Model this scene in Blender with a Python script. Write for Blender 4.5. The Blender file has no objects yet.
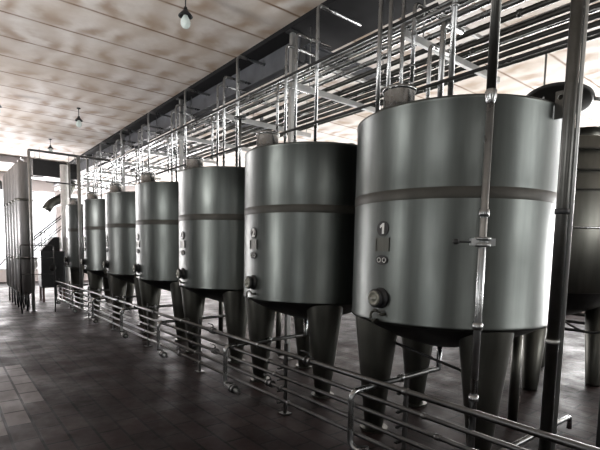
import bpy, bmesh, math, random
from mathutils import Vector, Matrix
random.seed(7)
PI = math.pi
S = bpy.context.scene
COL = S.collection

# ------------------------------------------------------------------ camera
YAW, PITCH, ROLL, FPX, CYPX = .675, -.092, .021, 450.0, 293.0
fw = Vector((math.sin(YAW)*math.cos(PITCH), math.cos(YAW)*math.cos(PITCH), math.sin(PITCH)))
r0 = Vector((math.cos(YAW), -math.sin(YAW), 0)); u0 = r0.cross(fw)
rr = math.cos(ROLL)*r0 + math.sin(ROLL)*u0; uu = -math.sin(ROLL)*r0 + math.cos(ROLL)*u0
cd = bpy.data.cameras.new('camera'); cam = bpy.data.objects.new('camera', cd); COL.objects.link(cam)
cam.matrix_world = Matrix(((rr.x, uu.x, -fw.x, 0), (rr.y, uu.y, -fw.y, 0), (rr.z, uu.z, -fw.z, 1.64), (0, 0, 0, 1)))
cd.sensor_width = 36; cd.lens = FPX/600*36; cd.shift_y = (CYPX-225)/600
cd.clip_start = .05; cd.clip_end = 200
S.camera = cam

# ------------------------------------------------------------------ world, daylight, exposure
S.view_settings.view_transform = 'Standard'; S.view_settings.look = 'None'
S.view_settings.gamma = 1; S.view_settings.use_curve_mapping = False
S.view_settings.exposure = 1.5
W = bpy.data.worlds.new('overcast_sky'); S.world = W; W.use_nodes = True
bg = W.node_tree.nodes['Background']; bg.inputs[0].default_value = (.93, .96, 1, 1); bg.inputs[1].default_value = 1.0

def area(name, loc, rot, sx, sy, power, color=(.93, .97, 1), spread=180):
    l = bpy.data.lights.new(name, 'AREA'); l.shape = 'RECTANGLE'; l.size = sx; l.size_y = sy
    l.energy = power; l.color = color; l.spread = math.radians(spread)
    o = bpy.data.objects.new(name, l); COL.objects.link(o); o.location = loc; o.rotation_euler = rot
    return o
# daylight outside the window bands of the hall
area('daylight_far', (5.0, 24.9, 1.8), (math.radians(-118), 0, 0), 18, 3.6, 1300, (1, .95, .95), 110)
area('daylight_right', (15.9, 15.5, 1.8), (0, math.radians(120), 0), 3.4, 13, 900, (1, .98, .96), 110)
area('daylight_right_near', (15.9, 2.0, 1.8), (0, math.radians(120), 0), 3.2, 10, 900, (1, .985, .97), 110)
area('daylight_left', (-4.6, .1, 1.9), (0, math.radians(-135), 0), 2.4, 1.6, 60, (1, .98, .96), 120)
area('daylight_left', (-4.6, 5.6, 1.9), (0, math.radians(-135), 0), 2.4, 1.4, 120, (1, .98, .96), 120)
area('daylight_left', (-4.6, 13.0, 1.9), (0, math.radians(-135), 0), 2.4, 1.4, 180, (1, .95, .95), 120)
area('daylight_back', (-1.5, -5.6, 2.0), (math.radians(125), 0, 0), .9, 2.4, 50, (1, .96, .93), 140)
area('daylight_back', (7.0, -5.6, 2.2), (math.radians(110), 0, 0), 4.0, 2.4, 90, (1, .98, .96), 150)  # added unseen light, put in to brighten the nearest tank's right half

# ------------------------------------------------------------------ materials
def nodes(name):
    m = bpy.data.materials.new(name); m.use_nodes = True
    nt = m.node_tree; return m, nt, nt.nodes['Principled BSDF']
def N(nt, t, **kw):
    n = nt.nodes.new(t)
    for k, v in kw.items(): setattr(n, k, v)
    return n
def ramp(nt, src, stops):
    r = N(nt, 'ShaderNodeValToRGB'); e = r.color_ramp.elements
    e[0].position, e[0].color = stops[0][0], (*stops[0][1], 1); e[1].position, e[1].color = stops[-1][0], (*stops[-1][1], 1)
    for p, c in stops[1:-1]:
        q = e.new(p); q.color = (*c, 1)
    nt.links.new(src, r.inputs[0]); return r.outputs[0]
def coord(nt, scale=(1, 1, 1), loc=(0, 0, 0), kind='Object'):
    t = N(nt, 'ShaderNodeTexCoord'); mp = N(nt, 'ShaderNodeMapping')
    mp.inputs['Scale'].default_value = scale; mp.inputs['Location'].default_value = loc
    nt.links.new(t.outputs[kind], mp.inputs[0]); return mp.outputs[0]
def noise(nt, vec, scale, detail=4, rough=.55):
    n = N(nt, 'ShaderNodeTexNoise'); n.inputs['Scale'].default_value = scale
    n.inputs['Detail'].default_value = detail; n.inputs['Roughness'].default_value = rough
    nt.links.new(vec, n.inputs['Vector']); return n.outputs['Fac']
def metal(name, c1, c2, rough=(.25, .42), stretch=(6, 6, .5), metallic=1.0, scale=2.0, bump=0.0):
    m, nt, b = nodes(name)
    v = coord(nt, stretch); f = noise(nt, v, scale, 6, .6)
    nt.links.new(ramp(nt, f, [(.3, c1), (.7, c2)]), b.inputs['Base Color'])
    b.inputs['Metallic'].default_value = metallic
    mr = N(nt, 'ShaderNodeMapRange'); mr.inputs[1].default_value = .3; mr.inputs[2].default_value = .7
    mr.inputs[3].default_value = rough[0]; mr.inputs[4].default_value = rough[1]
    f2 = noise(nt, coord(nt, (1.5, 1.5, .8)), 2.5, 4)
    nt.links.new(f2, mr.inputs[0]); nt.links.new(mr.outputs[0], b.inputs['Roughness'])
    if bump:
        bp = N(nt, 'ShaderNodeBump'); bp.inputs['Strength'].default_value = bump; bp.inputs['Distance'].default_value = .03
        f3 = noise(nt, coord(nt, (1, 1, .6)), 2.2, 2)
        nt.links.new(f3, bp.inputs['Height']); nt.links.new(bp.outputs[0], b.inputs['Normal'])
    return m
def plain(name, c, rough=.5, metallic=0.0, var=.15, scale=6):
    m, nt, b = nodes(name)
    f = noise(nt, coord(nt), scale, 4)
    nt.links.new(ramp(nt, f, [(.3, tuple(x*(1-var) for x in c)), (.7, tuple(min(1, x*(1+var)) for x in c))]), b.inputs['Base Color'])
    b.inputs['Roughness'].default_value = rough; b.inputs['Metallic'].default_value = metallic
    return m

M = {}
M['tank'] = metal('tank_steel', (.072, .078, .074), (.098, .106, .10), (.33, .42), (5, 5, .35), 1.0, 2.2, .1)
M['leg'] = metal('leg_steel', (.075, .075, .066), (.11, .11, .098), (.35, .5), (4, 4, .5))
M['vessel'] = metal('vessel_steel', (.2, .2, .2), (.3, .3, .3), (.35, .5), (4, 4, .5), .8)
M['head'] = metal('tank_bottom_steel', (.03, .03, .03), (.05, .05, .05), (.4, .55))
M['tape'] = metal('weld_band', (.035, .034, .029), (.05, .047, .04), (.45, .6), (3, 3, 3), .6)
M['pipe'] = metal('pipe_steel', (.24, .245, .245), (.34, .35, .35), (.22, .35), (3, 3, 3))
M['railpipe'] = metal('floor_pipe_steel', (.10, .10, .10), (.16, .16, .16), (.28, .42), (3, 3, 3))
M['overpipe'] = metal('overhead_pipe_steel', (.06, .06, .055), (.10, .10, .095), (.3, .45), (3, 3, 3))  # darker copy of pipe steel; overhead pipes' backlit shade is put into its colour
M['darkpipe'] = metal('dark_pipe', (.02, .02, .02), (.035, .035, .035), (.4, .55), (3, 3, 3), .5)
M['galv'] = metal('galvanised_steel', (.3, .31, .3), (.42, .42, .41), (.35, .5), (3, 3, 3), .8)
M['darksteel'] = metal('dark_painted_steel', (.012, .013, .014), (.022, .023, .025), (.4, .6), (3, 3, 3), .2)
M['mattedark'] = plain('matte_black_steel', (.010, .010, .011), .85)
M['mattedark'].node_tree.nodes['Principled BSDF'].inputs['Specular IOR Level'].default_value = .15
M['girder'] = plain('grey_painted_girder', (.09, .095, .105), .5, .2, .3, 2.5)
M['black'] = plain('black_plastic', (.006, .006, .006), .6)
M['white'] = plain('white_paint', (.7, .7, .68), .5)
M['paint'] = plain('dull_wall_paint', (.62, .58, .58), .8, 0, .05, 1)
M['backwall'] = plain('grey_rear_wall', (.36, .37, .36), .7, 0, .1, 1)
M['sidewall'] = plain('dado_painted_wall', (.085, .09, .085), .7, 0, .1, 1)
M['frame'] = plain('window_frame_paint', (.35, .35, .36), .6)
M['cabinet'] = plain('cabinet_grey', (.05, .053, .056), .45, .4)
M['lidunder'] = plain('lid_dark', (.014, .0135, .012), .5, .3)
M['rubber'] = plain('rubber', (.02, .02, .02), .7)
M['gauge'] = plain('pale_gauge_face', (.2, .2, .17), .3, .3)
M['brown'] = plain('brown_painted_steel', (.09, .05, .045), .6)

def glass_mat():
    m, nt, b = nodes('window_glass'); nt.nodes.remove(b)
    t = N(nt, 'ShaderNodeBsdfTransparent'); g = N(nt, 'ShaderNodeBsdfGlossy'); g.inputs['Roughness'].default_value = .02
    mx = N(nt, 'ShaderNodeMixShader'); mx.inputs[0].default_value = .06
    nt.links.new(t.outputs[0], mx.inputs[1]); nt.links.new(g.outputs[0], mx.inputs[2])
    nt.links.new(mx.outputs[0], nt.nodes['Material Output'].inputs[0]); return m
M['glass'] = glass_mat()
def bulb_mat():
    m, nt, b = nodes('bulb_glass'); b.inputs['Base Color'].default_value = (.8, .9, .87, 1)
    b.inputs['Roughness'].default_value = .08; b.inputs['Transmission Weight'].default_value = .35
    b.inputs['IOR'].default_value = 1.2; return m
M['bulb'] = bulb_mat()

def floor_mat():
    m, nt, b = nodes('brown_floor_tiles')
    t = N(nt, 'ShaderNodeTexCoord'); sp = N(nt, 'ShaderNodeSeparateXYZ'); nt.links.new(t.outputs['Object'], sp.inputs[0])
    cb = N(nt, 'ShaderNodeCombineXYZ'); nt.links.new(sp.outputs[1], cb.inputs[0]); nt.links.new(sp.outputs[0], cb.inputs[1])
    br = N(nt, 'ShaderNodeTexBrick'); br.offset = .5; br.squash = 1
    br.inputs['Scale'].default_value = 1; br.inputs['Brick Width'].default_value = .41; br.inputs['Row Height'].default_value = .205
    br.inputs['Mortar Size'].default_value = .013; br.inputs['Mortar Smooth'].default_value = .2; br.inputs['Bias'].default_value = 0
    br.inputs['Color1'].default_value = (.024, .0145, .014, 1); br.inputs['Color2'].default_value = (.014, .0088, .0085, 1)
    br.inputs['Mortar'].default_value = (.0018, .0012, .0012, 1); nt.links.new(cb.outputs[0], br.inputs['Vector'])
    # the replaced pale tiles near the left
    def box(x0, x1, y0, y1):
        outs = []
        for s, lo, hi in ((0, x0, x1), (1, y0, y1)):
            for op, v in (('GREATER_THAN', lo), ('LESS_THAN', hi)):
                n = N(nt, 'ShaderNodeMath', operation=op); nt.links.new(sp.outputs[s], n.inputs[0]); n.inputs[1].default_value = v; outs.append(n.outputs[0])
        a = outs[0]
        for q in outs[1:]:
            n = N(nt, 'ShaderNodeMath', operation='MULTIPLY'); nt.links.new(a, n.inputs[0]); nt.links.new(q, n.inputs[1]); a = n.outputs[0]
        return a
    mask = None
    for bx_ in ((.615, .82, 5.33, 7.175), (.41, .615, 4.715, 7.175), (-.41, .41, 4.51, 7.175)):
        q = box(*bx_)
        if mask is None: mask = q
        else:
            n = N(nt, 'ShaderNodeMath', operation='MAXIMUM'); nt.links.new(mask, n.inputs[0]); nt.links.new(q, n.inputs[1]); mask = n.outputs[0]
    # keep the joints dark on the pale tiles
    jm = N(nt, 'ShaderNodeMath', operation='SUBTRACT'); jm.inputs[0].default_value = 1; nt.links.new(br.outputs['Fac'], jm.inputs[1])
    mm = N(nt, 'ShaderNodeMath', operation='MULTIPLY'); nt.links.new(mask, mm.inputs[0]); nt.links.new(jm.outputs[0], mm.inputs[1])
    f = noise(nt, coord(nt, (1, 1, 1)), 1.3, 6, .6)
    mixn = N(nt, 'ShaderNodeMix', data_type='RGBA', blend_type='MULTIPLY'); mixn.inputs[0].default_value = .8
    nt.links.new(br.outputs['Color'], mixn.inputs[6]); nt.links.new(ramp(nt, f, [(.3, (.6, .6, .62)), (.7, (1.25, 1.2, 1.2))]), mixn.inputs[7])
    pale = ramp(nt, noise(nt, coord(nt, (5, 1.5, 1)), 2.5, 4), [(.3, (.10, .088, .087)), (.7, (.14, .125, .124))])
    mx = N(nt, 'ShaderNodeMix', data_type='RGBA'); nt.links.new(mm.outputs[0], mx.inputs[0])
    nt.links.new(mixn.outputs[2], mx.inputs[6]); nt.links.new(pale, mx.inputs[7])
    nt.links.new(mx.outputs[2], b.inputs['Base Color'])
    mr = N(nt, 'ShaderNodeMapRange'); mr.inputs[1].default_value = .35; mr.inputs[2].default_value = .65
    mr.inputs[3].default_value = .38; mr.inputs[4].default_value = .7
    nt.links.new(noise(nt, coord(nt, (1, 1, 1), (3, 1, 0)), 1.6, 6, .7), mr.inputs[0]); nt.links.new(mr.outputs[0], b.inputs['Roughness'])
    b.inputs['Specular IOR Level'].default_value = .08
    bp = N(nt, 'ShaderNodeBump'); bp.inputs['Strength'].default_value = .25; bp.inputs['Distance'].default_value = .003; bp.invert = True
    nt.links.new(br.outputs['Fac'], bp.inputs['Height']); nt.links.new(bp.outputs[0], b.inputs['Normal'])
    return m
M['floor'] = floor_mat()

def ceiling_mat():
    m, nt, b = nodes('stained_ceiling_boards')
    t = N(nt, 'ShaderNodeTexCoord'); sp = N(nt, 'ShaderNodeSeparateXYZ'); nt.links.new(t.outputs['Object'], sp.inputs[0])
    wob = noise(nt, coord(nt), 1.1, 4)
    def lines(axis, period, width, amp):
        # distance to the nearest seam, 0..1
        a = N(nt, 'ShaderNodeMath', operation='MULTIPLY_ADD'); nt.links.new(wob, a.inputs[0]); a.inputs[1].default_value = amp; nt.links.new(sp.outputs[axis], a.inputs[2])
        d = N(nt, 'ShaderNodeMath', operation='DIVIDE'); nt.links.new(a.outputs[0], d.inputs[0]); d.inputs[1].default_value = period
        fr = N(nt, 'ShaderNodeMath', operation='FRACT'); nt.links.new(d.outputs[0], fr.inputs[0])
        pp = N(nt, 'ShaderNodeMath', operation='PINGPONG'); nt.links.new(fr.outputs[0], pp.inputs[0]); pp.inputs[1].default_value = .5
        r = N(nt, 'ShaderNodeMapRange', interpolation_type='SMOOTHSTEP'); nt.links.new(pp.outputs[0], r.inputs[0]); r.inputs[1].default_value = 0; r.inputs[2].default_value = width
        r.inputs[3].default_value = 1; r.inputs[4].default_value = 0; return r.outputs[0]
    seam = lines(1, .86, .045, .05); seam2 = lines(1, .86, .42, .45); spots = lines(0, .5, .46, 1.1)
    big = noise(nt, coord(nt, (1, 1, 1)), .45, 4, .6); fine = noise(nt, coord(nt, (1, 1, 1)), 2.6, 5, .65)
    base = ramp(nt, fine, [(.3, (.60, .565, .53)), (.7, (.77, .74, .715))])
    def mixc(fac, a, col, k):
        q = N(nt, 'ShaderNodeMath', operation='MULTIPLY'); nt.links.new(fac, q.inputs[0]); q.inputs[1].default_value = k
        mx = N(nt, 'ShaderNodeMix', data_type='RGBA'); nt.links.new(q.outputs[0], mx.inputs[0]); nt.links.new(a, mx.inputs[6]); mx.inputs[7].default_value = (*col, 1); return mx.outputs[2]
    def mul(a, c):
        q = N(nt, 'ShaderNodeMath', operation='MULTIPLY'); nt.links.new(a, q.inputs[0]); nt.links.new(c, q.inputs[1]); return q.outputs[0]
    bm_ = N(nt, 'ShaderNodeMapRange'); nt.links.new(big, bm_.inputs[0]); bm_.inputs[1].default_value = .38; bm_.inputs[2].default_value = .62
    c = mixc(mul(spots, seam2), base, (.27, .17, .10), .75)
    c = mixc(mul(spots, fine), c, (.30, .20, .13), .6)
    c = mixc(bm_.outputs[0], c, (.42, .32, .22), .45)
    c = mixc(mul(seam, fine), c, (.15, .08, .035), 1.7)
    nt.links.new(c, b.inputs['Base Color']); b.inputs['Roughness'].default_value = .85
    return m
M['ceiling'] = ceiling_mat()

# ------------------------------------------------------------------ mesh helpers
def bx(bm, x0, x1, y0, y1, z0, z1, mat=None):
    vs = [bm.verts.new((x, y, z)) for z in (z0, z1) for y in (y0, y1) for x in (x0, x1)]
    if mat is not None:
        for v in vs: v.co = mat @ v.co
    for f in ((0, 2, 3, 1), (4, 5, 7, 6), (0, 1, 5, 4), (2, 6, 7, 3), (0, 4, 6, 2), (1, 3, 7, 5)):
        bm.faces.new([vs[i] for i in f])
def lathe(bm, prof, seg=48, cx=0, cy=0, sx=1, sy=1, mat=None, smooth=True):
    """prof: (r,z) from bottom/outside; r=0 ends are closed with a point."""
    rings = []
    for r, z in prof:
        if r < 1e-6: rings.append([bm.verts.new((cx, cy, z))])
        else: rings.append([bm.verts.new((cx+sx*r*math.cos(2*PI*i/seg), cy+sy*r*math.sin(2*PI*i/seg), z)) for i in range(seg)])
    for a, c in zip(rings[:-1], rings[1:]):
        for i in range(seg):
            j = (i+1) % seg
            if len(a) == 1 and len(c) == 1: continue
            if len(a) == 1: f = bm.faces.new((a[0], c[j], c[i]))
            elif len(c) == 1: f = bm.faces.new((a[i], a[j], c[0]))
            else: f = bm.faces.new((a[i], a[j], c[j], c[i]))
            f.smooth = smooth
    if mat is not None:
        for rg in rings:
            for v in rg: v.co = mat @ v.co
def fillet(pts, bend):
    pts = [Vector(p) for p in pts]
    out = [pts[0]]
    for i in range(1, len(pts)-1):
        a, p, c = pts[i-1], pts[i], pts[i+1]
        d1 = (a-p); d2 = (c-p); k = min(bend, d1.length*.45, d2.length*.45)
        s = p+d1.normalized()*k; e = p+d2.normalized()*k
        for q in range(6):
            t = q/5; out.append((1-t)**2*s + 2*t*(1-t)*p + t*t*e)
    out.append(pts[-1]); return out
def tube(bm, pts, r, seg=12, bend=.06, cap=True):
    P = fillet(pts, bend) if len(pts) > 2 else [Vector(p) for p in pts]
    t = (P[1]-P[0]).normalized(); n = t.orthogonal().normalized(); prev = None
    for i, p in enumerate(P):
        tt = (P[min(i+1, len(P)-1)]-P[max(i-1, 0)]).normalized()
        q = t.rotation_difference(tt); n = (q @ n).normalized(); t = tt; b = t.cross(n)
        ring = [bm.verts.new(p+r*(math.cos(2*PI*k/seg)*n+math.sin(2*PI*k/seg)*b)) for k in range(seg)]
        if prev:
            for k in range(seg):
                f = bm.faces.new((prev[k], prev[(k+1) % seg], ring[(k+1) % seg], ring[k])); f.smooth = True
        elif cap: bm.faces.new(ring[::-1])
        prev = ring
    if cap: bm.faces.new(prev)
def cyl(bm, a, b, r, seg=16): tube(bm, [a, b], r, seg)
def obj(name, bm, m, parent=None, bevel=0, label=None):
    bmesh.ops.recalc_face_normals(bm, faces=bm.faces[:])
    me = bpy.data.meshes.new(name); bm.to_mesh(me); bm.free()
    me.materials.append(M[m] if isinstance(m, str) else m)
    o = bpy.data.objects.new(name, me); COL.objects.link(o)
    if parent is not None: o.parent = parent
    if bevel:
        md = o.modifiers.new('bevel', 'BEVEL'); md.width = bevel; md.segments = 2; md.limit_method = 'ANGLE'
    if label: o['label'] = label
    return o
def tag(o, label, cat, group=None, kind=None):
    o['label'] = label; o['category'] = cat
    if group: o['group'] = group
    if kind: o['kind'] = kind
    return o
def empty(name, loc, rz=0):
    o = bpy.data.objects.new(name, None); COL.objects.link(o); o.location = loc; o.rotation_euler = (0, 0, rz)
    o.empty_display_size = .1; return o
def struct(o):
    o['kind'] = 'structure'; return o
NB = bmesh.new
def one(name, m, fn, parent=None, bevel=0, label=None):
    b = NB(); fn(b); return obj(name, b, m, parent, bevel, label)
def copy_tree(o, parent=None):
    c = o.copy(); COL.objects.link(c)
    if parent is not None: c.parent = parent
    for ch in list(o.children): copy_tree(ch, c)
    return c
def flange(bm, p, axis, r, t=.012):
    a = Vector(axis).normalized(); p = Vector(p); cyl(bm, p-a*t, p+a*t, r, 16)

# ------------------------------------------------------------------ the hall
X0, X1, Y0, Y1, H = -4.0, 15.0, -5.0, 24.0, 4.85
struct(one('floor', 'floor', lambda b: bx(b, X0-.3, X1+.3, Y0-.3, Y1+.3, -.15, 0)))
struct(one('ceiling', 'ceiling', lambda b: bx(b, X0-.3, X1+.3, Y0-.3, Y1+.3, H, H+.2)))
def wall(name, axis, pos, a0, a1, holes, z0, z1, th=.25, m='paint'):
    """a wall with rectangular openings; holes = [(start, end)]"""
    b = NB()
    def put(u0, u1, w0, w1):
        if u1-u0 < 1e-4: return
        if axis == 'X': bx(b, pos, pos+th, u0, u1, w0, w1)
        else: bx(b, u0, u1, pos, pos+th, w0, w1)
    put(a0, a1, 0, z0); put(a0, a1, z1, H)
    cur = a0
    for h0, h1 in holes: put(cur, h0, z0, z1); cur = h1
    put(cur, a1, z0, z1)
    return struct(obj(name, b, m))
wn = [0]
def window(axis, pos, u0, u1, z0, z1, nv, nh, th=.25):
    wn[0] += 1; b = NB(); g = NB(); w = .035
    def put(bb, a0, a1, c0, c1, d=.04):
        m = pos+th/2
        if axis == 'X': bx(bb, m-d/2, m+d/2, a0, a1, c0, c1)
        else: bx(bb, a0, a1, m-d/2, m+d/2, c0, c1)
    put(b, u0, u1, z0, z0+w); put(b, u0, u1, z1-w, z1); put(b, u0, u0+w, z0+w, z1-w); put(b, u1-w, u1, z0+w, z1-w)
    for i in range(1, nv):
        c = u0+(u1-u0)*i/nv; put(b, c-w/2, c+w/2, z0+w, z1-w)
    for i in range(1, nh):
        c = z0+(z1-z0)*i/nh; put(b, u0+w, u1-w, c-w/2, c+w/2, .03)
    put(g, u0+w, u1-w, z0+w, z1-w, .006)
    o = struct(obj('window_%d' % wn[0], b, 'frame')); obj('window_pane', g, 'glass', o)
fh = [(-3.4, -.6), (-.2, 1.35), (1.6, 4.4), (4.9, 8.2), (8.7, 12.0), (12.4, 14.6)]
wall('wall_far', 'Y', Y1, X0, X1, fh, .55, 4.15)
for a, c in fh: window('Y', Y1, a, c, .55, 4.15, 3, 3)
rh = [(-4.6, -.6), (.2, 2.6), (4.2, 6.6), (9.2, 12.4), (12.9, 16.1), (16.6, 19.8), (20.3, 23.4)]
wall('wall_right', 'X', X1, Y0-.25, Y1+.25, rh, .7, 4.5)
for a, c in rh: window('X', X1, a, c, .7, 4.5, 3, 3)
lh = [(-.65, .85), (5.0, 6.2), (12.4, 13.6)]
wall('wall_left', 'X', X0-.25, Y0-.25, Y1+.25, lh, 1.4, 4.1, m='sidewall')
for a, c in lh: window('X', X0-.25, a, c, 1.4, 4.1, 2, 3)
wall('wall_back', 'Y', Y0-.25, X0, X1, [(-1.95, -1.05), (5.0, 9.0)], 1.4, 4.1, m='backwall')
window('Y', Y0-.25, 5.0, 9.0, 1.4, 4.1, 4, 3)  # added unseen window, its reflection lifts the nearest tank's right half
window('Y', Y0-.25, -1.95, -1.05, 1.4, 4.1, 1, 3)
# tie beam hanging under the ceiling towards the far end
struct(one('trim_1', 'paint', lambda b: bx(b, X0, 3.98, 19.6, 19.9, 4.62, H)))

# dark edge plate and girder over the tank row
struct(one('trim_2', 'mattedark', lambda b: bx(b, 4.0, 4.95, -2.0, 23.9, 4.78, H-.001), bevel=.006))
struct(one('trim_3', 'girder', lambda b: (bx(b, 4.27, 4.29, 5.47, 23.8, 4.44, 4.78), bx(b, 4.22, 4.34, 5.47, 23.8, 4.42, 4.44))))
colys = [5.41, 9.26, 13.11, 16.97]
for i, y in enumerate(colys):
    c = empty('steel_column', (4.1, y, 0))
    tag(c, ['pale square steel column rising behind the tank numbered 2', 'steel column rising between the fourth and fifth tanks from the right',
            'steel column rising behind the sixth tank from the right', 'farthest steel column at the far end of the tank row'][i], 'column')
    one('post', 'galv', lambda b: bx(b, -.035, .035, -.035, .035, .012, 4.76), c, .004)
    one('base_plate', 'darksteel', lambda b: bx(b, -.1, .1, -.1, .1, 0, .012), c)
    one('cap_plate', 'darksteel', lambda b: bx(b, -.09, .12, -.06, .06, 4.76, 4.78), c)
    k = one('cross_beam', 'girder', lambda b: (bx(b, 4.35, 6.3, y-.02, y+.02, 4.46, 4.66), bx(b, 4.35, 6.3, y-.06, y+.06, 4.66, 4.68), bx(b, 4.35, 6.3, y-.06, y+.06, 4.44, 4.46),
                                          bx(b, 6.1, 6.16, y-.03, y+.03, 4.68, H)))
    tag(k, ['grey cross beam under the ceiling beside the column behind tank 2', 'grey cross beam between the fourth and fifth tanks from the right',
            'grey cross beam above the sixth tank from the right', 'farthest grey cross beam above the end of the tank row'][i], 'beam')

# ------------------------------------------------------------------ storage tanks
R, ZT, ZB = .869, 2.79, 1.06
TX, TY, TS = 3.68, 2.414, 1.926
def tank_parts(root):
    # shell with rolled shoulder and bottom lip
    one('shell', 'tank', lambda b: lathe(b, [(R-.03, ZB), (R, ZB+.012), (R+.006, ZB+.03), (R, ZB+.045), (R, 1.6), (R, 2.2), (R, ZT-.03), (R+.006, ZT-.022), (R+.004, ZT-.008), (R-.01, ZT), (R-.03, ZT)], 128), root)
    one('roof', 'tank', lambda b: lathe(b, [(R-.03, ZT-.006), (R-.05, ZT+.006), (.5, ZT+.05), (.2, ZT+.075), (0, ZT+.08)], 96), root)
    one('bottom_head', 'head', lambda b: lathe(b, [(0, ZB-.27), (.2, ZB-.25), (.5, ZB-.16), (.72, ZB-.06), (R-.03, ZB+.005)], 96), root)
    one('band', 'tape', lambda b: lathe(b, [(R+.0005, 2.055), (R+.003, 2.06), (R+.003, 2.135), (R+.0005, 2.14)], 128), root)
    # manhole neck with lid
    mx_, my_ = -.64, .12
    nk = one('manhole_neck', 'pipe', lambda b: (lathe(b, [(.15, 2.80), (.15, 2.83), (.128, 2.835), (.128, 2.97)], 40, mx_, my_)), root)
    one('manhole_lid', 'pipe', lambda b: (lathe(b, [(.128, 2.968), (.14, 2.972), (.14, 2.992), (.12, 3.004), (0, 3.012)], 40, mx_, my_)), nk)
    one('manhole_collar', 'darksteel', lambda b: lathe(b, [(.17, 2.785), (.19, 2.79), (.19, 2.815), (.15, 2.82)], 40, mx_+.02, my_), root)
    # vent stub
    one('vent_stub', 'pipe', lambda b: (cyl(b, (.25, -.35, 2.8), (.25, -.35, 2.93), .035), flange(b, (.25, -.35, 2.93), (0, 0, 1), .055)), root)
    # legs
    for a in (58, 148, 242):
        A = math.radians(a); rot = Matrix.Rotation(A, 4, 'Z')
        def leg(b):
            T = rot @ Matrix.Translation((.65, 0, 0))
            lathe(b, [(.085, .02), (.088, .03), (.212, ZB-.02), (.214, ZB+.03)], 40, mat=T, sx=.95)
        lg = one('leg', 'leg', leg, root)
        one('foot_plate', 'leg', lambda b: lathe(b, [(0, 0), (.13, 0), (.13, .02), (0, .02)], 24, mat=rot @ Matrix.Translation((.65, 0, 0)), smooth=False), lg)
    one('leg', 'leg', lambda b: cyl(b, (.57, -.42, 0), (.57, -.42, ZB-.02), .045, 16), root)
    # fittings on the aisle side (local -X, a little towards the far end)
    F = Matrix.Rotation(math.radians(177.3), 4, 'Z') @ Matrix.Translation((R, 0, 0))   # local x = outwards
    G = F @ Matrix.Rotation(PI/2, 4, 'Y')                                             # local z = outwards
    def disc(b, z, ry, rz, t0, t1):
        n = 36; a = [b.verts.new(F @ Vector((t0, ry*math.cos(2*PI*i/n), z+rz*math.sin(2*PI*i/n)))) for i in range(n)]
        c = [b.verts.new(F @ Vector((t1, ry*math.cos(2*PI*i/n), z+rz*math.sin(2*PI*i/n)))) for i in range(n)]
        for i in range(n): b.faces.new((a[i], a[(i+1) % n], c[(i+1) % n], c[i]))
        b.faces.new(a[::-1]); b.faces.new(c)
    sg = one('number_sign', 'black', lambda b: disc(b, 1.838, .062, .062, -.006, .006), root, label='black round sign with white numeral')
    one('nameplate', 'leg', lambda b: (bx(b, -.004, .003, -.075, .075, 1.655, 1.765, F), bx(b, .003, .008, -.075, -.065, 1.655, 1.765, F), bx(b, .003, .008, .065, .075, 1.655, 1.765, F), bx(b, .003, .008, -.065, .065, 1.755, 1.765, F)), root)
    cs = one('code_sign', 'black', lambda b: disc(b, 1.585, .066, .04, -.006, .006), root, label='small black oval sign with two white rings')
    def rings(b):
        for s in (-.028, .028):
            pts = [F @ Vector((.007, s+.018*math.cos(2*PI*i/16), 1.585+.018*math.sin(2*PI*i/16))) for i in range(17)]
            tube(b, pts, .004, 6, 0, False)
    one('ring_mark', 'white', rings, cs)
    # sample valve
    def port(b):
        lathe(b, [(.0, 0), (.085, 0), (.085, .012), (.06, .014), (.06, .05), (.075, .052), (.075, .07), (.06, .074)], 32, mat=F @ Matrix.Translation((0, 0, 1.275)) @ Matrix.Rotation(PI/2, 4, 'Y'))  # wide dark base ring stands in for the shadow around the valve
    v = one('sample_valve', 'darksteel', port, root)
    one('valve_face', 'gauge', lambda b: lathe(b, [(0, .074), (.06, .072), (.062, .082), (.045, .088), (.04, .08), (.02, .08), (.015, .1), (0, .1)], 32, mat=F @ Matrix.Translation((0, 0, 1.275)) @ Matrix.Rotation(PI/2, 4, 'Y')), v)
    def hd(b):
        pts = [F @ Vector((.045+.01*math.sin(t*PI), .055*math.cos(PI*.15+t*PI*1.2), 1.12+.055*math.sin(PI*.15+t*PI*1.2))) for t in [i/10 for i in range(11)]]
        tube(b, pts, .012, 8, 0); cyl(b, F @ Vector((-.01, .05, 1.145)), F @ Vector((.05, .05, 1.145)), .012, 8); cyl(b, F @ Vector((-.01, -.03, 1.09)), F @ Vector((.05, -.03, 1.09)), .012, 8)
    one('handle', 'leg', hd, root)
    # lifting lug on the rim
    LG = Matrix.Rotation(math.radians(-93), 4, 'Z') @ Matrix.Translation((R, 0, 0))
    def lug(b):
        # plate with a round hole, standing on the shell
        n = 24; z0, z1, w = 2.66, 2.86, .036; hz = 2.815; hr = .02
        outer = []; inner = []
        for i in range(n):
            a = 2*PI*i/n; c, s = math.cos(a), math.sin(a); k = 1/max(abs(c), abs(s))
            oy = w*c*k; oz = (hz+s*k*(z1-hz)) if s > 0 else (hz+s*k*(hz-z0)); outer.append((oy, oz)); inner.append((hr*c, hz+hr*s))
        for t in (0,):
            A = [b.verts.new(LG @ Vector((y+.04, -.005, z))) for y, z in outer]; Bv = [b.verts.new(LG @ Vector((y+.04, .005, z))) for y, z in outer]
            C = [b.verts.new(LG @ Vector((y+.04, -.005, z))) for y, z in inner]; D = [b.verts.new(LG @ Vector((y+.04, .005, z))) for y, z in inner]
            for i in range(n):
                j = (i+1) % n
                b.faces.new((A[i], A[j], Bv[j], Bv[i])); b.faces.new((C[j], C[i], D[i], D[j])); b.faces.new((A[j], A[i], C[i], C[j])); b.faces.new((Bv[i], Bv[j], D[j], D[i]))
    one('lifting_lug', 'overpipe', lug, root)
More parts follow.
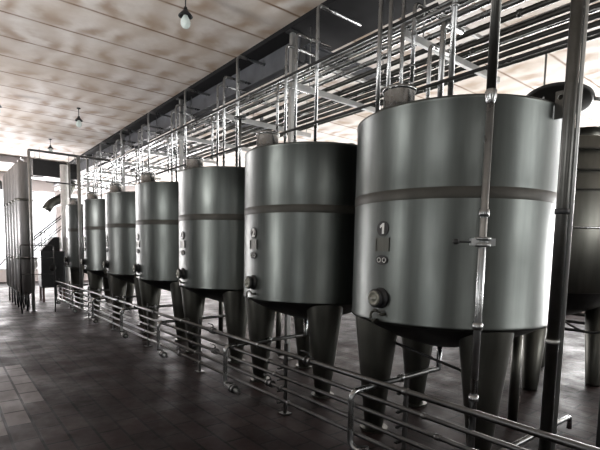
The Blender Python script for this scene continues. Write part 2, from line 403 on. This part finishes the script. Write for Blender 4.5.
    return sg
F0 = Matrix.Rotation(math.radians(177.3), 4, 'Z') @ Matrix.Translation((R, 0, 0))
def numeral(txt, sign):
    T = F0 @ Matrix.Translation((.006, 0, 1.838)) @ Matrix(((0, 0, 1, 0), (1, 0, 0, 0), (0, 1, 0, 0), (0, 0, 0, 1)))
    if txt == '1':
        b = NB(); P = [(-.002, -.042), (.018, -.042), (.018, .044), (.002, .044), (-.026, .022), (-.026, .004), (-.002, .018)]
        lo = [b.verts.new((x, y, 0)) for x, y in P]; hi = [b.verts.new((x, y, .004)) for x, y in P]
        b.faces.new(lo[::-1]); b.faces.new(hi)
        for i in range(len(P)): b.faces.new((lo[i], lo[(i+1) % len(P)], hi[(i+1) % len(P)], hi[i]))
        for v in b.verts: v.co = T @ v.co
        obj('numeral', b, 'white', sign); return
    cu = bpy.data.curves.new('numeral', 'FONT'); cu.body = txt; cu.size = .125; cu.align_x = 'CENTER'; cu.align_y = 'CENTER'; cu.extrude = .002; cu.offset = .004
    o = bpy.data.objects.new('numeral', cu); COL.objects.link(o)
    bpy.context.view_layer.update()
    dg = bpy.context.evaluated_depsgraph_get(); me = bpy.data.meshes.new_from_object(o.evaluated_get(dg)); bpy.data.objects.remove(o)
    # text x -> tangent so it reads from the aisle, text y -> up
    me.transform(T); me.materials.clear(); me.materials.append(M['white'])
    n = bpy.data.objects.new('numeral', me); COL.objects.link(n); n.parent = sign
tl = ['largest nearest steel tank with a white 1 on its black round sign',
      'second steel tank from the right, its black round sign numbered 2',
      'third steel tank from the right, its left edge overlapping the fourth',
      'fourth steel tank from the right in the row beside the aisle',
      'fifth steel tank from the right in the row beside the aisle',
      'sixth steel tank from the right, next to last in the row',
      'farthest and smallest looking steel tank at the end of the row']
proto = empty('storage_tank', (TX, TY, 0)); tank_parts(proto)
tanks = [proto]
for k in range(1, 7):
    c = copy_tree(proto); c.location = (TX, TY+TS*k, 0); tanks.append(c)
for k, t in enumerate(tanks):
    tag(t, tl[k], 'tank', 'steel tanks in the front row')
    sgn = [c for c in t.children if c.name.startswith('number_sign')][0]
    numeral(str(k+1), sgn)

# rear tank partly seen at the right edge, with its open manhole lid
rt = empty('rear_tank', (6.3, 2.7, 0)); tag(rt, 'steel tank with raised horizontal bands at the right edge behind tank 1', 'tank')
RR = .87
one('shell', 'leg', lambda b: lathe(b, [(RR-.03, 1.22), (RR, 1.24), (RR, 2.0), (RR, 2.99), (RR-.03, 3.01)], 96), rt)
one('roof', 'leg', lambda b: lathe(b, [(RR-.03, 3.005), (.5, 3.05), (0, 3.08)], 64), rt)
one('bottom_head', 'head', lambda b: lathe(b, [(0, .86), (.4, .90), (.7, 1.03), (RR-.03, 1.225)], 64), rt)
for z in (1.98, 2.41, 2.63, 2.86):
    one('band', 'pipe' if z < 2 else 'tape', lambda b: lathe(b, [(RR, z-.014), (RR+.03, z-.01), (RR+.03, z+.01), (RR, z+.014)], 96), rt)
for a in (200, 290, 20, 110):
    A = math.radians(a)
    one('leg', 'leg', lambda b: lathe(b, [(0, 0), (.085, 0), (.09, .03), (.17, 1.15), (0, 1.16)], 32, mat=Matrix.Translation((.68*math.cos(A), .68*math.sin(A), 0))), rt)
nk = one('manhole_neck', 'leg', lambda b: lathe(b, [(.24, 3.02), (.24, 3.12), (.26, 3.125), (.26, 3.14), (.2, 3.14)], 40, -.2, -.45), rt)
LM = Matrix.Translation((-.52, -.27, 3.46)) @ Matrix.Rotation(math.radians(-4), 4, 'X') @ Matrix.Rotation(math.radians(14), 4, 'Y')
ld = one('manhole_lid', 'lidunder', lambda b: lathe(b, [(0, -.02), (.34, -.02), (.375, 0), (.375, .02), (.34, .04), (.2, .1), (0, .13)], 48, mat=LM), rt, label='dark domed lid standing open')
one('hinge_arm', 'galv', lambda b: tube(b, [(-.25, -.76, 3.01), (-.25, -.76, 3.42), (-.35, -.6, 3.46)], .022, 10, .05), ld)
tag(one('short_post', 'darksteel', lambda b: (bx(b, 4.0, 4.07, 1.14, 1.21, 0, 1.15), bx(b, 3.98, 4.09, 1.12, 1.23, 0, .012))), 'dark square short post cut by the lower right edge', 'post')

# ------------------------------------------------------------------ rising pipes above the tanks
def roofz(x, y):
    d = math.hypot(x-TX, (y-TY+TS/2) % TS - TS/2)
    return ZT+.08-.08*min(1, d/.85) if d < .86 else ZT-.1
ordn = ['nearest', 'second', 'third', 'fourth', 'fifth', 'sixth', 'farthest']
def riser(name, pts, r, lab, grp, joints=(), mat='pipe'):
    root = empty(name, pts[0]); o = Vector(pts[0])
    q = [Vector(p)-o for p in pts]
    one('pipe', mat, lambda b: tube(b, q, r, 14, .07), root)
    for z in joints:
        p = q[0].copy(); p.z = z-o.z
        one('union_joint', mat, lambda b: (flange(b, p, (0, 0, 1), r*1.45, .012)), root)
    return tag(root, lab, 'pipe', grp)
def onroof(k): return ['tank 1', 'tank 2', 'the third tank', 'the fourth tank', 'the fifth tank', 'the sixth tank', 'the last tank'][k]
for k in range(7):
    dy = TS*k
    z = roofz(3.76, 2.53+dy)
    riser('riser_pipe', [(3.76, 2.53+dy, z), (3.76, 2.53+dy, 4.66), (4.5, 2.53+dy, 4.66)], .021 if k else .026,
          'tallest thin steel pipe on %s, bending right just under the ceiling' % onroof(k), 'tall bent risers', (3.0, 3.9))
    if k:
        riser('riser_pipe', [(3.76, 2.95+dy, roofz(3.76, 2.95+dy)), (3.76, 2.95+dy, 4.47), (4.35, 2.95+dy, 4.47)], .019,
              'middle steel pipe of the cluster on the roof of %s' % onroof(k), 'middle risers', (3.1,))
        riser('riser_pipe', [(3.76, 3.17+dy, roofz(3.76, 3.17+dy)), (3.76, 3.17+dy, 4.40), (4.3, 3.17+dy, 4.40)], .019,
              'farther shorter steel pipe at the back rim of %s' % onroof(k), 'short risers', (3.2,))
        b0 = 3.18
        riser('dropper_pipe', [(3.76, 3.36+dy-.0, b0), (3.76, 3.36+dy, 3.95), (4.3, 3.36+dy, 3.95)], .017,
              'short hanging dropper pipe just beyond the roof of %s' % onroof(k), 'dropper pipes', (3.3, 3.7))
for i, (x, y, zb, zt, ex, r, lab) in enumerate([
        (3.5, 3.19, None, 4.75, 0, .022, 'leftmost of the tall pipes rising beside the manhole of tank 1'),
        (3.5, 3.06, None, 4.75, 0, .02, 'second tall pipe rising right of the manhole of tank 1'),
        (3.76, 3.12, None, 4.75, 0, .02, 'third tall pipe rising right of the manhole of tank 1'),
        (3.76, 2.98, 3.34, 4.10, .55, .02, 'hanging hooked pipe above tank 1 with a bright bent top'),
        (3.76, 2.78, None, 3.64, .3, .02, 'short pipe with a bent top standing on the roof of tank 1'),
        (3.76, 2.64, None, 3.80, .3, .027, 'thick short pipe with an elbow on the roof of tank 1')]):
    z = roofz(x, y) if zb is None else zb
    if zb is None and math.hypot(x-TX, y-TY) > .8: z = ZT+.0
    pts = [(x, y, z), (x, y, zt)] + ([(x+ex, y, zt)] if ex else [])
    riser('riser_pipe', pts, r, lab, 'pipes above tank 1', (3.0,) if zb is None else (3.5, 3.8))
# small hand-wheel valve near tank 2
hw = empty('wheel_valve', (3.62, 6.05, 0)); tag(hw, 'round hand wheel valve on a short pipe above the roof between tanks two and three', 'valve')
one('stem', 'pipe', lambda b: cyl(b, (0, 0, 2.84), (0, 0, 3.62), .02), hw)
one('hand_wheel', 'darksteel', lambda b: ([tube(b, [Vector((.085*math.cos(2*PI*i/20), .085*math.sin(2*PI*i/20), 3.62)) for i in range(21)], .012, 8, 0, False)], cyl(b, (-.085, 0, 3.62), (.085, 0, 3.62), .008), cyl(b, (0, -.085, 3.62), (0, .085, 3.62), .008)), hw)

# ------------------------------------------------------------------ overhead pipes parallel to the row
over = [(3.91, 4.0, .024), (4.09, 4.0, .028), (4.29, 4.0, .03), (4.52, 4.0, .03), (4.78, 4.0, .03), (4.93, 4.0, .024), (5.13, 4.0, .03), (5.3, 4.0, .03), (5.57, 4.0, .032)]
upper = [(4.42, 4.36, .024), (4.58, 4.36, .024), (4.74, 4.36, .026), (4.95, 4.36, .026), (5.2, 4.36, .026), (5.45, 4.36, .026), (5.75, 4.36, .026)]
wd = ['first', 'second', 'third', 'fourth', 'fifth', 'sixth', 'seventh', 'eighth', 'ninth', 'tenth']
def longpipe(x, z, r, y0, y1, m, lab, grp, name='overhead_pipe', step=3.85, off=1.9):
    root = empty(name, (x, y0, z))
    one('pipe', m, lambda b: cyl(b, (0, 0, 0), (0, y1-y0, 0), r, 14), root)
    y = off
    while y < y1:
        if y > y0: one('union_joint', m, lambda b: flange(b, (0, y-y0, 0), (0, 1, 0), r*1.3, .02), root)
        y += step
    return tag(root, lab, 'pipe', grp)
for i, (x, z, r) in enumerate(over):
    longpipe(x, z, r, -.6, 21.5, 'overpipe' if i > 2 else 'pipe', '%s pipe from the aisle in the lower layer of overhead pipes' % wd[i], 'lower overhead pipes', off=1.2+.37*i)  # backlit pipes get the darker steel, aisle-side ones the lit steel
for i, (x, z, r) in enumerate(upper):
    longpipe(x, z, r, 1.0, 21.5, 'pipe', '%s pipe from the aisle in the upper layer of overhead pipes' % wd[i], 'upper overhead pipes', off=1.5+.41*i)  # upper layer keeps the lighter steel for its lit look
longpipe(3.60, 3.885, .016, 2.6, 20, 'darkpipe', 'thin dark upper pipe in front of the overhead pipes and risers', None, 'conduit')
longpipe(3.60, 3.19, .015, 1.2, 20, 'darkpipe', 'thin dark lower pipe just above the tank roofs', None, 'conduit')
# cross brackets under the pipes, hung from the ceiling
kk = 0
for k in range(0, 9):
    y = 3.2+TS*k
    br = empty('pipe_bracket', (4.0, y, 3.93))
    one('channel', 'galv', lambda b: (bx(b, -.13, 1.82, -.025, .025, -.045, .03-.0)), br, .003)
    one('hanger_rod', 'galv', lambda b: cyl(b, (1.72, 0, .03), (1.72, 0, .92), .008, 8), br)
    one('hanger_rod', 'galv', lambda b: cyl(b, (.2, 0, .03), (.2, 0, .85), .008, 8), br)
    one('upper_channel', 'galv', lambda b: (bx(b, .35, 1.85, -.02, .02, .36, .403)), br, .003)
    nm = ['nearest, at the right edge over', 'over', 'over', 'over', 'over', 'over', 'over', 'over', 'beyond', 'far beyond']
    lab = ['pale steel bracket bar at the top right above the near side of tank 1', 'pale steel bracket bar crossing under the pipes above the back of tank 1',
           'pale steel bracket bar crossing under the pipes above tank 2', 'pale steel bracket bar crossing under the pipes above the third tank', 'pale steel bracket bar crossing under the pipes above the fourth tank',
           'pale steel bracket bar crossing under the pipes above the fifth tank', 'pale steel bracket bar crossing under the pipes above the sixth tank',
           'pale steel bracket bar crossing under the pipes above the last tank', 'first pale bracket bar beyond the last tank', 'farthest pale bracket bar beyond the last tank'][k+1]
    tag(br, lab, 'bracket', 'pipe support brackets')
# thin rod hanging from the outermost overhead pipe
tag(one('hanger_rod', 'galv', lambda b: cyl(b, (5.57, 2.5, 2.9), (5.57, 2.5, 3.965), .012, 8)), 'thin grey rod hanging below the outermost overhead pipe beside the open lid', 'rod')
# valves on the outer pipes
for i, (x, y, z) in enumerate([(5.57, 1.72, 3.9), (5.3, 4.3, 3.9), (4.78, 6.3, 3.9)]):
    v = empty('pipe_valve', (x, y, z)); tag(v, ['dark lobed valve hanging under the outermost overhead pipe at right', 'dark valve under the overhead pipes between tanks 1 and 2', 'dark valve under the overhead pipes above tank 2 and the third tank'][i], 'valve')
    one('body', 'darkpipe', lambda b: (lathe(b, [(0, -.09), (.05, -.08), (.07, -.03), (.05, .02), (.03, .06), (0, .07)], 20)), v)
    one('handle', 'darkpipe', lambda b: (cyl(b, (-.09, 0, -.05), (.09, 0, -.05), .018), cyl(b, (0, -.09, -.06), (0, .09, -.06), .018)), v)

# ------------------------------------------------------------------ front posts near tank 1
pa = empty('standing_pipe', (2.65, 1.5, 0)); tag(pa, 'tall pipe in front of tank 1 carrying a valve with black knob', 'pipe')
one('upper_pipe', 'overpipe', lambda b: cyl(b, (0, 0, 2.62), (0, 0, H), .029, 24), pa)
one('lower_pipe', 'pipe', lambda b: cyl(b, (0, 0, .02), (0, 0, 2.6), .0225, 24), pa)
one('reducer', 'pipe', lambda b: lathe(b, [(.0225, 2.56), (.027, 2.57), (.035, 2.6), (.035, 2.63), (.029, 2.64)], 24), pa)
for z in (1.9, 1.19, .72):
    one('union_joint', 'pipe', lambda b: lathe(b, [(.022, z-.025), (.031, z-.022), (.031, z+.022), (.022, z+.025)], 24), pa)
dv = Vector((-rr.x, -rr.y, 0)).normalized()
bv = one('butterfly_valve', 'pipe', lambda b: (lathe(b, [(.022, 1.69), (.05, 1.695), (.05, 1.712), (.033, 1.716), (.033, 1.73), (.05, 1.734), (.05, 1.75), (.022, 1.755)], 24),
                                                bx(b, -.075, .075, -.018, .018, 1.7, 1.745, Matrix.Rotation(-YAW, 4, 'Z'))), pa)
hn = one('handle', 'darksteel', lambda b: cyl(b, dv*.04+Vector((0, 0, 1.722)), dv*.16+Vector((0, 0, 1.722)), .007, 10), bv)
one('knob', 'black', lambda b: lathe(b, [(0, -.02), (.016, -.014), (.02, 0), (.016, .014), (0, .02)], 20, mat=Matrix.Translation(dv*.165+Vector((0, 0, 1.722)))), hn)
one('foot', 'railpipe', lambda b: lathe(b, [(0, 0), (.05, 0), (.05, .02), (0, .02)], 20, smooth=False), pa)

pb = empty('standing_post', (2.65, 1.05, 0)); tag(pb, 'dark tall steel post at the right in front of tank 1 right edge', 'post')
one('post', 'overpipe', lambda b: cyl(b, (0, 0, .01), (0, 0, H), .031, 28), pb)
one('conduit', 'galv', lambda b: cyl(b, (.028, -.035, .3), (.028, -.035, H), .011, 12), pb)
one('clamp', 'darksteel', lambda b: lathe(b, [(.031, 1.87), (.037, 1.872), (.037, 1.9), (.031, 1.902)], 24), pb)
one('clamp', 'galv', lambda b: (lathe(b, [(.031, 1.16), (.037, 1.162), (.037, 1.18), (.031, 1.182)], 24)), pb)
one('base_plate', 'darksteel', lambda b: bx(b, -.09, .09, -.09, .09, 0, .01), pb)

# ------------------------------------------------------------------ floor-level pipe rack along the aisle
RX = 2.6
rail = [(.645, .023, 'topmost'), (.50, .018, 'second from the top'), (.385, .018, 'middle'), (.27, .018, 'second from the bottom'), (.15, .018, 'lowest')]
for z, r, w in rail:
    longpipe(RX+(.03 if z < .6 else .0), z, r, .3, 14.6, 'railpipe', '%s long pipe of the floor rack along the aisle' % w, 'floor rack pipes', 'rack_pipe', 1.926, 1.35+z)
for k in range(8):
    y = (1.62+TS*k if k < 7 else 14.5) if k else 2.05
    st = empty('rack_stand', (RX+.075, y, 0))
    one('upright', 'railpipe', lambda b: bx(b, -.012, .012, -.015, .015, 0, .72), st)
    for zz in [z-r for z, r, w in rail]: one('arm', 'railpipe', lambda b: bx(b, -.1, .012, -.012, .012, zz-.012, zz), st)
    one('foot', 'railpipe', lambda b: bx(b, -.05, .05, -.05, .05, 0, .008), st)
    tag(st, ['nearest slim stand holding the floor rack pipes below tank 1', 'slim rack stand below the gap between tanks 1 and 2', 'slim rack stand below the gap between tanks two and three',
             'slim rack stand below the gap between the third and fourth tanks', 'slim rack stand below the gap between the fourth and fifth tanks', 'slim rack stand below the gap between the fifth and sixth tanks',
             'slim rack stand below the gap between the sixth and last tanks', 'farthest slim rack stand at the end of the floor rack'][k], 'stand', 'rack stands')
offs = [.05, .16, .27, .1, .12, .12, .12]
for k in range(7):
    y = TY+TS*k+offs[k]
    d = empty('drain_pipe', (TX, y, 0)); yb = -offs[k]
    one('pipe', 'pipe', lambda b: tube(b, [(0, yb*.2, .80), (0, yb*.2, .555), (-.02, 0, .555), (2.52-TX, 0, .535), (2.52-TX, 0, .09), (2.52-TX, -.3, .075)], .024, 14, .07), d)
    for p, ax in (((-.9, 0, .553), (1, 0, 0)), ((-.55, 0, .547), (1, 0, 0))):
        one('union_joint', 'pipe', lambda b: flange(b, p, ax, .036, .018), d)
    vb = one('valve_body', 'railpipe', lambda b: (flange(b, (2.52-TX, -.16, .083), (0, 1, 0), .048, .012), flange(b, (2.52-TX, -.21, .083), (0, 1, 0), .048, .012), cyl(b, (2.52-TX, -.185, .08), (2.52-TX, -.185, .15), .015)), d)
    one('handle', 'black', lambda b: cyl(b, (2.52-TX, -.185, .15), (2.52-TX-.08, -.15, .16), .01, 8), vb)
    tag(d, 'bent drain pipe running from under %s to the floor rack' % onroof(k), 'pipe', 'tank drain pipes')
# clamp valves on the rails
for i, (y, z) in enumerate([(3.1, .645), (4.95, .645), (4.95, .385), (3.75, .27), (6.9, .645), (8.7, .645), (6.0, .15), (7.2, .385)]):
    v = empty('rack_valve', (RX+(.0 if z > .6 else .03), y, z))
    one('body', 'railpipe', lambda b: (flange(b, (0, -.03, 0), (0, 1, 0), .04, .01), flange(b, (0, .03, 0), (0, 1, 0), .04, .01), cyl(b, (0, -.02, 0), (0, .02, 0), .033)), v)
    one('handle', 'darksteel', lambda b: tube(b, [(0, 0, .02), (0, 0, .075), (-.02, .09, .08)], .007, 8, .02), v)
    tag(v, ['small valve on the topmost rack pipe below tank 1', 'small valve on the topmost rack pipe just past the drain of tank 2', 'small valve on the middle rack pipe just past the drain of tank 2',
            'small valve on the rack pipe second from the bottom near tank 1', 'small valve on the topmost rack pipe past the third tank drain', 'small valve on the topmost rack pipe past the fourth tank drain',
            'small valve on the lowest rack pipe before the third tank drain', 'small valve on the middle rack pipe past the third tank drain'][i], 'valve', 'rack valves')
# low pipes under and behind tank 1
def p1(name, pts, r, m, lab, bend=.06, cat='pipe'):
    o = Vector(pts[0]); root = one(name, m, lambda b: tube(b, [Vector(p)-o for p in pts], r, 12, bend)); root.location = o
    return tag(root, lab, cat)
p1('floor_pipe', [(2.85, 1.62, .14), (4.6, 1.62, .14), (4.6, 1.62, .022)], .022, 'pipe', 'bright pipe lying low across the floor right of tank 1 near leg')
p1('link_pipe', [(3.05, 2.85, .93), (3.55, 2.1, .62), (3.6, 2.0, .35), (3.8, 1.95, .2), (3.8, 1.95, 0)], .013, 'darkpipe', 'thin dark bent pipe slanting down beneath tank 1')
kb = empty('floor_valve', (3.62, 1.28, 0)); tag(kb, 'low valve with a black ball knob on the floor at bottom right', 'valve')
one('body', 'railpipe', lambda b: (cyl(b, (0, 0, 0), (0, 0, .16), .02), flange(b, (0, 0, .16), (0, 0, 1), .035)), kb)
h_ = one('handle', 'darksteel', lambda b: cyl(b, (0, 0, .17), (.16, -.13, .19), .008, 8), kb)
one('knob', 'black', lambda b: lathe(b, [(0, -.025), (.02, -.016), (.026, 0), (.02, .016), (0, .025)], 20, mat=Matrix.Translation((.17, -.14, .192))), h_)
# rails behind the right side
for i, z in enumerate((.92, .80, .68, .56)):
    longpipe(7.35, z, .024, -1.0, 9, 'darkpipe', '%s dark pipe of the rear rack seen at the right edge' % ['topmost', 'second', 'third', 'lowest'][i], 'rear rack pipes', 'rear_rack_pipe', 3, 2.2)
for i, y in ((1, 3.2), (2, 6.2)):
    st = empty('rear_rack_stand', (7.41, y, 0)); one('upright', 'darkpipe', lambda b: bx(b, -.02, .02, -.02, .02, 0, .98), st); one('foot', 'darkpipe', lambda b: bx(b, -.06, .06, -.06, .06, 0, .01), st)
    tag(st, ['rear rack stand out past the right edge behind tank 1', 'rear rack stand behind tank 1', 'rear rack stand behind the third tank'][i], 'stand')
p1('cable', [(5.35, 2.3, 1.27), (5.3, 2.15, 1.05), (5.25, 1.95, .93), (5.2, 1.75, .86), (5.2, 1.55, .9), (5.3, 1.3, 1.1), (5.4, 1.1, 1.3)], .012, 'rubber', 'black cable sagging under the banded tank at the right edge', .15, 'cable')

# ------------------------------------------------------------------ pendant lamps in the aisle
def lamp(loc, cord, lab):
    t = empty('pendant_lamp', loc); tag(t, lab, 'lamp', 'pendant lamps')
    one('cord', 'rubber', lambda b: cyl(b, (0, 0, .16), (0, 0, cord), .008, 8), t)
    one('ceiling_rose', 'rubber', lambda b: lathe(b, [(0, cord-.03), (.04, cord-.02), (.045, cord), (0, cord)], 16), t)
    one('socket', 'brown' if False else 'darksteel', lambda b: lathe(b, [(0, .17), (.02, .17), (.028, .14), (.035, .09), (.03, .07), (0, .07)], 20), t)
    one('shade', 'darksteel', lambda b: lathe(b, [(.03, .13), (.045, .115), (.085, .07), (.09, .06), (.08, .06), (.04, .1), (.03, .115)], 28), t)
    one('bulb', 'bulb', lambda b: lathe(b, [(.022, .085), (.03, .06), (.055, .02), (.062, -.015), (.055, -.05), (.035, -.075), (0, -.085)], 28), t)
for l, lab in [((2.52, 5.55, 4.47), 'nearest glass bulb lamp hanging at the top of the picture'), ((2.66, 11.7, 4.5), 'middle lamp hanging over the aisle before the far frame'),
               ((2.74, 15.6, 4.5), 'farthest hanging lamp just above the far pipe frame'), ((1.08, 11.75, 4.5), 'hanging lamp at the left edge of the picture')]:
    lamp(l, H-l[2], lab)

# ------------------------------------------------------------------ far end equipment
fr = empty('pipe_arch', (1.80, 12.98, 0)); tag(fr, 'tall pipe goal frame standing in the aisle before the far cabinet', 'pipe arch')
one('upright', 'galv', lambda b: cyl(b, (0, 0, .01), (0, 0, 3.95), .035, 16), fr)
one('upright', 'galv', lambda b: cyl(b, (1.12, 0, .01), (1.12, 0, 3.97), .045, 16), fr)
one('crossbar', 'railpipe', lambda b: tube(b, [(0, 0, 3.9), (0, 0, 3.98), (1.9, 0, 3.98), (1.9, 0, 3.92)], .03, 12, .05), fr)
for x in (0, 1.12): one('foot_plate', 'railpipe', lambda b: bx(b, x-.07, x+.07, -.07, .07, 0, .012), fr)
one('side_arm', 'railpipe', lambda b: (cyl(b, (1.12, 0, 3.25), (.35, 0, 3.25), .018), cyl(b, (0, 0, 3.35), (.3, 0, 3.35), .018)), fr)
vw = ['nearest', 'second nearest', 'middle', 'second farthest', 'farthest']
for i in range(5):
    tt = empty('column_vessel', (1.70, 13.3+.62*i, 0))
    tag(tt, '%s of the five tall slim steel cylinders at the far left' % vw[i], 'vessel', 'tall slim vessels')
    one('shell', 'vessel', lambda b: lathe(b, [(0, .38), (.12, .42), (.19, .5), (.19, 3.62), (.14, 3.7), (0, 3.74)], 32), tt)
    one('top_pipe', 'pipe', lambda b: tube(b, [(0, 0, 3.72), (0, 0, 3.84), (0, .25, 3.84)], .022, 12, .05), tt)
    for s in range(3):
        a = 2*PI*s/3+.4; one('leg', 'darksteel', lambda b: cyl(b, (.14*math.cos(a), .14*math.sin(a), 0), (.14*math.cos(a), .14*math.sin(a), .48), .022, 10), tt)
    for hz in (1.3, 2.75): one('hoop', 'leg', lambda b: lathe(b, [(.19, hz), (.2, hz+.008), (.2, hz+.05), (.19, hz+.058)], 32), tt)
# control cabinet on legs
cb = empty('control_cabinet', (2.62, 15.3, 0)); tag(cb, 'dark grey metal cabinet with a round black port at the far end', 'cabinet')
one('body', 'cabinet', lambda b: bx(b, -.32, .32, -.3, .3, .42, 1.5), cb, .015)
one('door', 'cabinet', lambda b: bx(b, -.28, .28, -.315, -.3, .48, 1.44), cb, .005)
one('port', 'black', lambda b: lathe(b, [(0, 0), (.09, 0), (.09, .03), (0, .03)], 24, mat=Matrix.Translation((-.02, -.315, 1.0)) @ Matrix.Rotation(PI/2, 4, 'X')), cb)
one('hopper', 'darksteel', lambda b: [b.faces.new([v for v in vs]) for vs in [[b.verts.new(p) for p in ((-.3, -.2, 1.5), (.2, -.2, 1.5), (.2, -.2, 1.92), (.05, -.2, 1.92))], [b.verts.new(p) for p in ((-.3, .2, 1.5), (.2, .2, 1.5), (.2, .2, 1.92), (.05, .2, 1.92))],
     [b.verts.new(p) for p in ((-.3, -.2, 1.5), (-.3, .2, 1.5), (.05, .2, 1.92), (.05, -.2, 1.92))], [b.verts.new(p) for p in ((.2, -.2, 1.5), (.2, .2, 1.5), (.2, .2, 1.92), (.2, -.2, 1.92))], [b.verts.new(p) for p in ((.05, -.2, 1.92), (.2, -.2, 1.92), (.2, .2, 1.92), (.05, .2, 1.92))]]], cb)
for x in (-.27, .27):
    for y in (-.25, .25): one('leg', 'brown', lambda b: bx(b, x-.03, x+.03, y-.03, y+.03, 0, .42), cb)
# guard rail
gr = empty('guard_rail', (1.5, 12.6, 0)); tag(gr, 'low dark guard rail around the foot of the far tall cylinders', 'railing')
one('top_rail', 'railpipe', lambda b: tube(b, [(0, 0, .0), (0, 0, 1.66), (.72, 0, 1.66), (.72, 0, 0)], .017, 10, .06), gr)
for z in (1.35, .95): one('mid_rail', 'railpipe', lambda b: cyl(b, (0, 0, z), (.72, 0, z), .012), gr)
# stairs with handrails, beyond
sc = empty('steel_stairs', (2.6, 19.2, 0)); tag(sc, 'steel stairway with white handrails climbing behind the far cabinet', 'stairs')
def srun(b, x):
    m = Vector((x, 0, 0))
for s, yy in enumerate((0, .8)):
    one('stringer', 'galv', lambda b: bx(b, 0, 3.0, -.03, .03, -.1, .1, Matrix.Translation((-.6, yy, .25)) @ Matrix.Rotation(math.radians(-42), 4, 'Y')), sc)
    one('handrail', 'darkpipe', lambda b: tube(b, [(-.6, yy, .25), (-.6, yy, 1.2), (1.6, yy, 3.2), (2.3, yy, 3.2), (2.3, yy, 2.25)], .025, 10, .1), sc)
    one('mid_rail', 'darkpipe', lambda b: tube(b, [(-.6, yy, .8), (1.6, yy, 2.8), (2.3, yy, 2.8)], .018, 8, .1), sc)
    one('post', 'railpipe', lambda b: (cyl(b, (.5, yy, 1.25), (.5, yy, 2.2), .02), cyl(b, (1.6, yy, 2.2), (1.6, yy, 3.2), .02)), sc)
for i in range(9):
    one('tread', 'galv', lambda b: bx(b, -.52+.235*i, -.28+.235*i, 0, .8, .3+.21*i, .33+.21*i), sc)
one('landing', 'darksteel', lambda b: bx(b, 1.55, 2.4, 0, .8, 2.2, 2.26), sc)
for x in (1.65, 2.3):
    one('leg', 'galv', lambda b: (bx(b, x-.04, x+.04, 0, .08, 0, 2.2), bx(b, x-.04, x+.04, .72, .8, 0, 2.2)), sc)
# raised duct and tray high up at the far end
dt = empty('ventilation_duct', (2.36, 16.8, -.13)); tag(dt, 'dark flat overhead duct beneath the ceiling at the far end', 'duct')
one('duct_body', 'darksteel', lambda b: bx(b, 0, 1.36, -.5, .5, 3.95, 4.45), dt, .01)
one('hanger', 'galv', lambda b: [cyl(b, (x, y, 4.45), (x, y, H), .012, 8) for x in (.2, 1.2) for y in (-.4, .4)], dt)
one('elbow_duct', 'leg', lambda b: tube(b, [(1.25, .2, 3.95), (1.1, .3, 3.5), (.6, .3, 3.2), (.45, .3, 2.95)], .14, 16, .25), dt)
# left far pole
fp = empty('pipe_arch', (1.28, 20.2, 0)); tag(fp, 'pale pole with a top bar by the bright window at the left edge', 'pipe arch')
one('upright', 'galv', lambda b: cyl(b, (0, 0, 0), (0, 0, 3.95), .09, 16), fp)
one('crossbar', 'darksteel', lambda b: tube(b, [(-1.6, 0, 3.0), (-1.6, 0, 4.0), (.6, 0, 4.0), (.6, 0, 3.7)], .04, 10, .08), fp)
one('brace', 'galv', lambda b: cyl(b, (0, 0, .3), (.7, 0, 1.2), .03, 10), fp)
# bright standing tube just left of last tank
p1('standing_pipe', [(3.05, 15.4, 0), (3.05, 15.4, 4.1)], .11, 'white', 'thick pale vertical pipe just left of the last tank')
p1('standing_pipe', [(3.35, 16.2, 0), (3.35, 16.2, 4.3)], .05, 'galv', 'slim pale vertical pipe beside the thick one left of the last tank')
